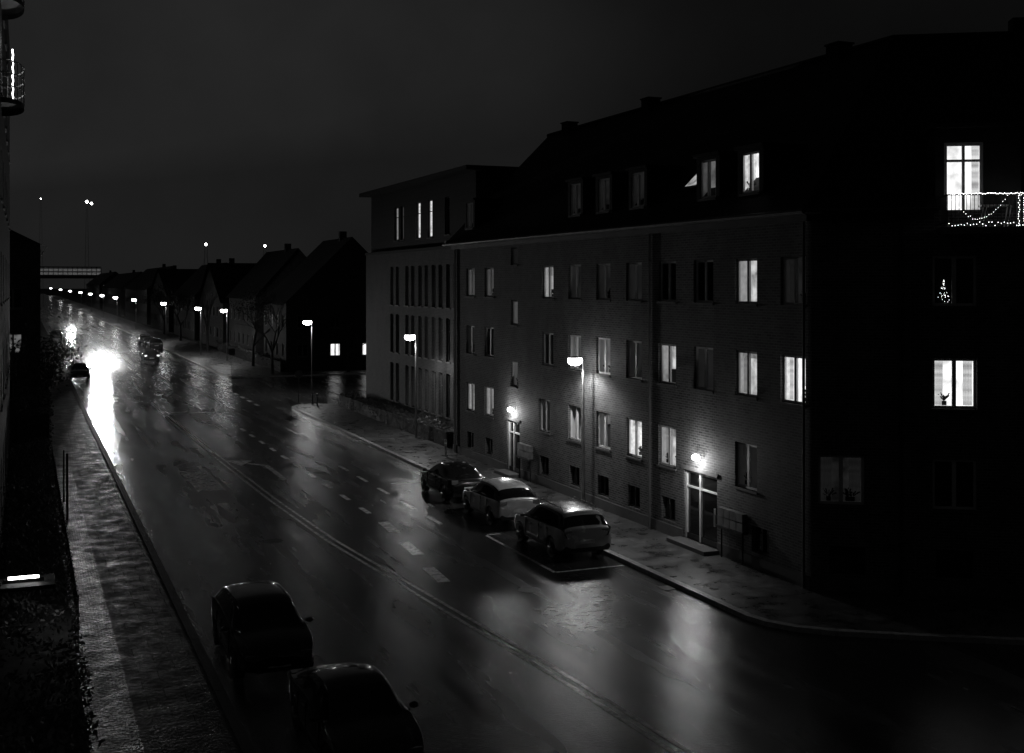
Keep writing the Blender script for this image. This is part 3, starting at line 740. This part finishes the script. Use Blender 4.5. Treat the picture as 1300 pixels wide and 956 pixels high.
# ------------------------------------------------------------ vegetation
def leafmass(name,boxes,n,size,mat):
    b=MB()
    for (x0,x1,y0,y1,z0,z1,k) in boxes:
        for i in range(int(n*k)):
            x=random.uniform(x0,x1);y=random.uniform(y0,y1)
            top=z1*(.86+.14*math.sin(y*1.7)*math.cos(x*2.3+y))
            z=random.uniform(z0,top) if random.random()<.6 else random.uniform(top*.85,top)
            c=Vector((x,y,z)); a=Vector([random.gauss(0,1) for _ in range(3)]).normalized(); q=a.orthogonal().normalized(); s=size*random.uniform(.6,1.5)
            b.face([c,c+a*s+q*s*.45,c+a*s*2,c+a*s-q*s*.45],mat)
        b.box(WF,x0+.14,x1-.14,y0+.1,y1-.1,z0,z1*.74,M['silh'])
    return b.build(name)
leafmass('hedge',[(-.58,1.12,16,60,.1,1.9,1)],22000,.05,M['leaf'])
leafmass('hedge',[(-.4,1.3,62,80,.1,3.4,1)],9000,.07,M['leaf'])
leafmass('hedge',[(20.95,22.3,60.2,84,.1,1.25,1)],7000,.05,M['leaf'])
leafmass('hedge',[(23.6,24.2,118,160,.1,1.6,1)],3000,.07,M['leaf'])
def tree(name,x,y,H,seed,leaves=False):
    rnd=random.Random(seed); e=empty(name,(x,y,0)); b=MB(); lf=MB()
    def br(p,d,L,r,dep):
        q=p+d*L; b.cyl(p,q,r,r*.66,M['bark'],6 if dep<2 else 4,False)
        if dep>=5:
            if leaves:
                for _ in range(16):
                    c=q+Vector([rnd.gauss(0,.35) for _ in range(3)]); a=Vector([rnd.gauss(0,1) for _ in range(3)]).normalized(); o=a.orthogonal().normalized(); s=.11
                    lf.face([c,c+a*s+o*s*.5,c+a*s*2,c+a*s-o*s*.5],M['leaf'])
            return
        for i in range(3 if dep<3 else 2):
            nd=(d+Vector((rnd.gauss(0,.45),rnd.gauss(0,.45),rnd.gauss(.12,.2)))).normalized(); br(q,nd,L*rnd.uniform(.62,.85),r*.62,dep+1)
    br(Vector((0,0,0)),Vector((0,0,1)),H*.28,H*.022,0)
    b.build('trunk_and_branches',e)
    if leaves: lf.build('foliage',e)
tree('tree',22.6,116.5,8,1); tree('tree',22.8,128,8,2,True); tree('tree',30,115.5,7,3,True); tree('tree',22.5,160,9,4); tree('tree',38,116,9,6,True)
tree('tree',.3,68,6.0,5,True); tree('tree',22.6,190,9,9,True); tree('tree',22.8,215,9,10,True)
fe=empty('garden_fence',(1.15,44,0)); b=MB()
for i in range(60):
    y=31+i*.5; b.cyl((1.25,y,.12),(1.25,y,1.25),.012,.012,M['dark'],4)
for z in (.3,1.2): b.cyl((1.25,31,z),(1.25,60.5,z),.018,.018,M['dark'],5)
b.cyl((1.5,47,.12),(1.5,47,2.6),.04,.04,M['dark']); b.cyl((1.5,51,.12),(1.5,51,2.2),.03,.03,M['dark'])
addto(fe,b,'railing')
def sign(x,y,H,kind):
    e=empty('traffic_sign',(x,y,.12)); b=MB(); b.cyl((0,0,0),(0,0,H),.03,.03,M['pole']); f=F((0,-.04,H-.35),(1,0,0),(0,-1,0))
    if kind==0: b.box(f,-.3,.3,-.3,.3,0,.02,M['trim'])
    else: b.cyl((0,-.04,H-.3),(0,-.06,H-.3),.3,.3,M['trim'],20)
    b.build('sign',e)
sign(18.3,84.5,2.6,1); sign(18.6,116,2.6,0)
def bollard(x,y):
    e=empty('bollard',(x,y,.12)); b=MB(); b.cyl((0,0,0),(0,0,.85),.06,.06,M['pole'],10); b.cyl((0,0,.65),(0,0,.72),.063,.063,M['plate'],10); b.ell((0,0,.85),.06,.06,.05,M['pole'],10,4,0,1); b.build('post',e)
for y in (85,86.6): bollard(19.6,y-.8)
bollard(19.9,57.0)

# ------------------------------------------------------------ far bridge, mast
BR=empty('railway_bridge',(10,560,0)); b=MB(); f=F((-40,560,0),(1,0,0),(0,-1,0))
b.box(f,0,72,11.5,13.0,-5,0,M['trim']); b.box(f,0,72,16.4,16.8,-5,0,M['zinc'])
for i in range(37): b.box(f,i*2,i*2+.25,13,16.4,-.2,0,M['zinc'])
b.fq(f,0,72,13.2,14.2,-3,M['L1']); b.fq(f,0,72,14.8,15.8,-3,M['L1'])
for x in (10,42,70): b.box(f,x,x+1.5,0,11.5,-4,-1,M['trim'])
addto(BR,b,'deck')
def mast(x,y,H,lights):
    e=empty('radio_mast',(x,y,0)); b=MB()
    for s in ((-1,-1),(1,-1),(1,1),(-1,1)): b.cyl((s[0]*1.2,s[1]*1.2,0),(s[0]*.25,s[1]*.25,H),.06,.03,M['dark'],4)
    z=0
    while z<H-3:
        t=1-z/H; t2=1-(z+3)/H; a=.25+.95*t; c=.25+.95*t2
        b.cyl((-a,-a,z),(c,-c,z+3),.02,.02,M['dark'],4); b.cyl((a,-a,z),(-c,-c,z+3),.02,.02,M['dark'],4); z+=3
    b.build('lattice',e); g=MB()
    for (dx,dz,r) in lights: g.octa((dx,0,dz),r,M['hotfar'])
    g.build('warning_lamps',e)
mast(28,600,48,[(0,48.4,.8),(2,47.6,.7)]); mast(8,640,52,[(0,52,.35)])
mast(46,330,19.6,[(0,19.8,.4)]); mast(62,330,19.6,[(0,19.6,.4)])

# ------------------------------------------------------------ sky
w=bpy.data.worlds.new('World'); scene.world=w; w.use_nodes=True; nt=w.node_tree; bg=nt.nodes['Background']
sk=N(nt,'ShaderNodeTexSky'); sk.sky_type='NISHITA'; sk.sun_disc=False; sk.sun_elevation=math.radians(3); sk.sun_rotation=math.radians(-30); sk.air_density=2; sk.dust_density=6
bw=N(nt,'ShaderNodeRGBToBW'); nt.links.new(sk.outputs[0],bw.inputs[0])
mn=N(nt,'ShaderNodeMath',operation='MINIMUM'); nt.links.new(bw.outputs[0],mn.inputs[0]); mn.inputs[1].default_value=0.8
mxx=N(nt,'ShaderNodeMath',operation='MAXIMUM'); nt.links.new(mn.outputs[0],mxx.inputs[0]); mxx.inputs[1].default_value=0.55
tc=N(nt,'ShaderNodeTexCoord'); nz=noise(nt,tc.outputs['Generated'],3.0,5); mu=N(nt,'ShaderNodeMath',operation='MULTIPLY')
nt.links.new(mxx.outputs[0],mu.inputs[0]); nt.links.new(ramp(nt,nz,.3,.7,.7,1.25),mu.inputs[1])
dt=N(nt,'ShaderNodeVectorMath',operation='DOT_PRODUCT'); nt.links.new(tc.outputs['Generated'],dt.inputs[0]); dt.inputs[1].default_value=Vector((.0,1,.08)).normalized()
gl_=ramp(nt,dt.outputs['Value'],.82,0.7,.995,2.5,True)
mu2=N(nt,'ShaderNodeMath',operation='MULTIPLY'); nt.links.new(mu.outputs[0],mu2.inputs[0]); nt.links.new(gl_,mu2.inputs[1])
nt.links.new(mu2.outputs[0],bg.inputs['Color']); bg.inputs['Strength'].default_value=0.0085
sl=bpy.data.lights.new('faint_fill_sun','SUN'); sl.energy=0.002; sl.angle=math.radians(10); so=bpy.data.objects.new('faint_fill_sun',sl); COL.objects.link(so)  # very weak directional fill added to the night, no visible source
so.rotation_euler=(math.radians(55),0,math.radians(-60))

# ------------------------------------------------------------ camera
cam=bpy.data.cameras.new('Camera'); co=bpy.data.objects.new('Camera',cam); COL.objects.link(co)
co.location=(0,0,8.9); co.rotation_euler=(math.radians(90),0,-math.atan(620/1500))
cam.sensor_width=36; cam.lens=1500/1300*36; cam.shift_y=-117/1300; cam.clip_end=4000; cam.clip_start=.1
scene.camera=co
scene.view_settings.view_transform='Standard'; scene.view_settings.look='None'; scene.view_settings.exposure=0
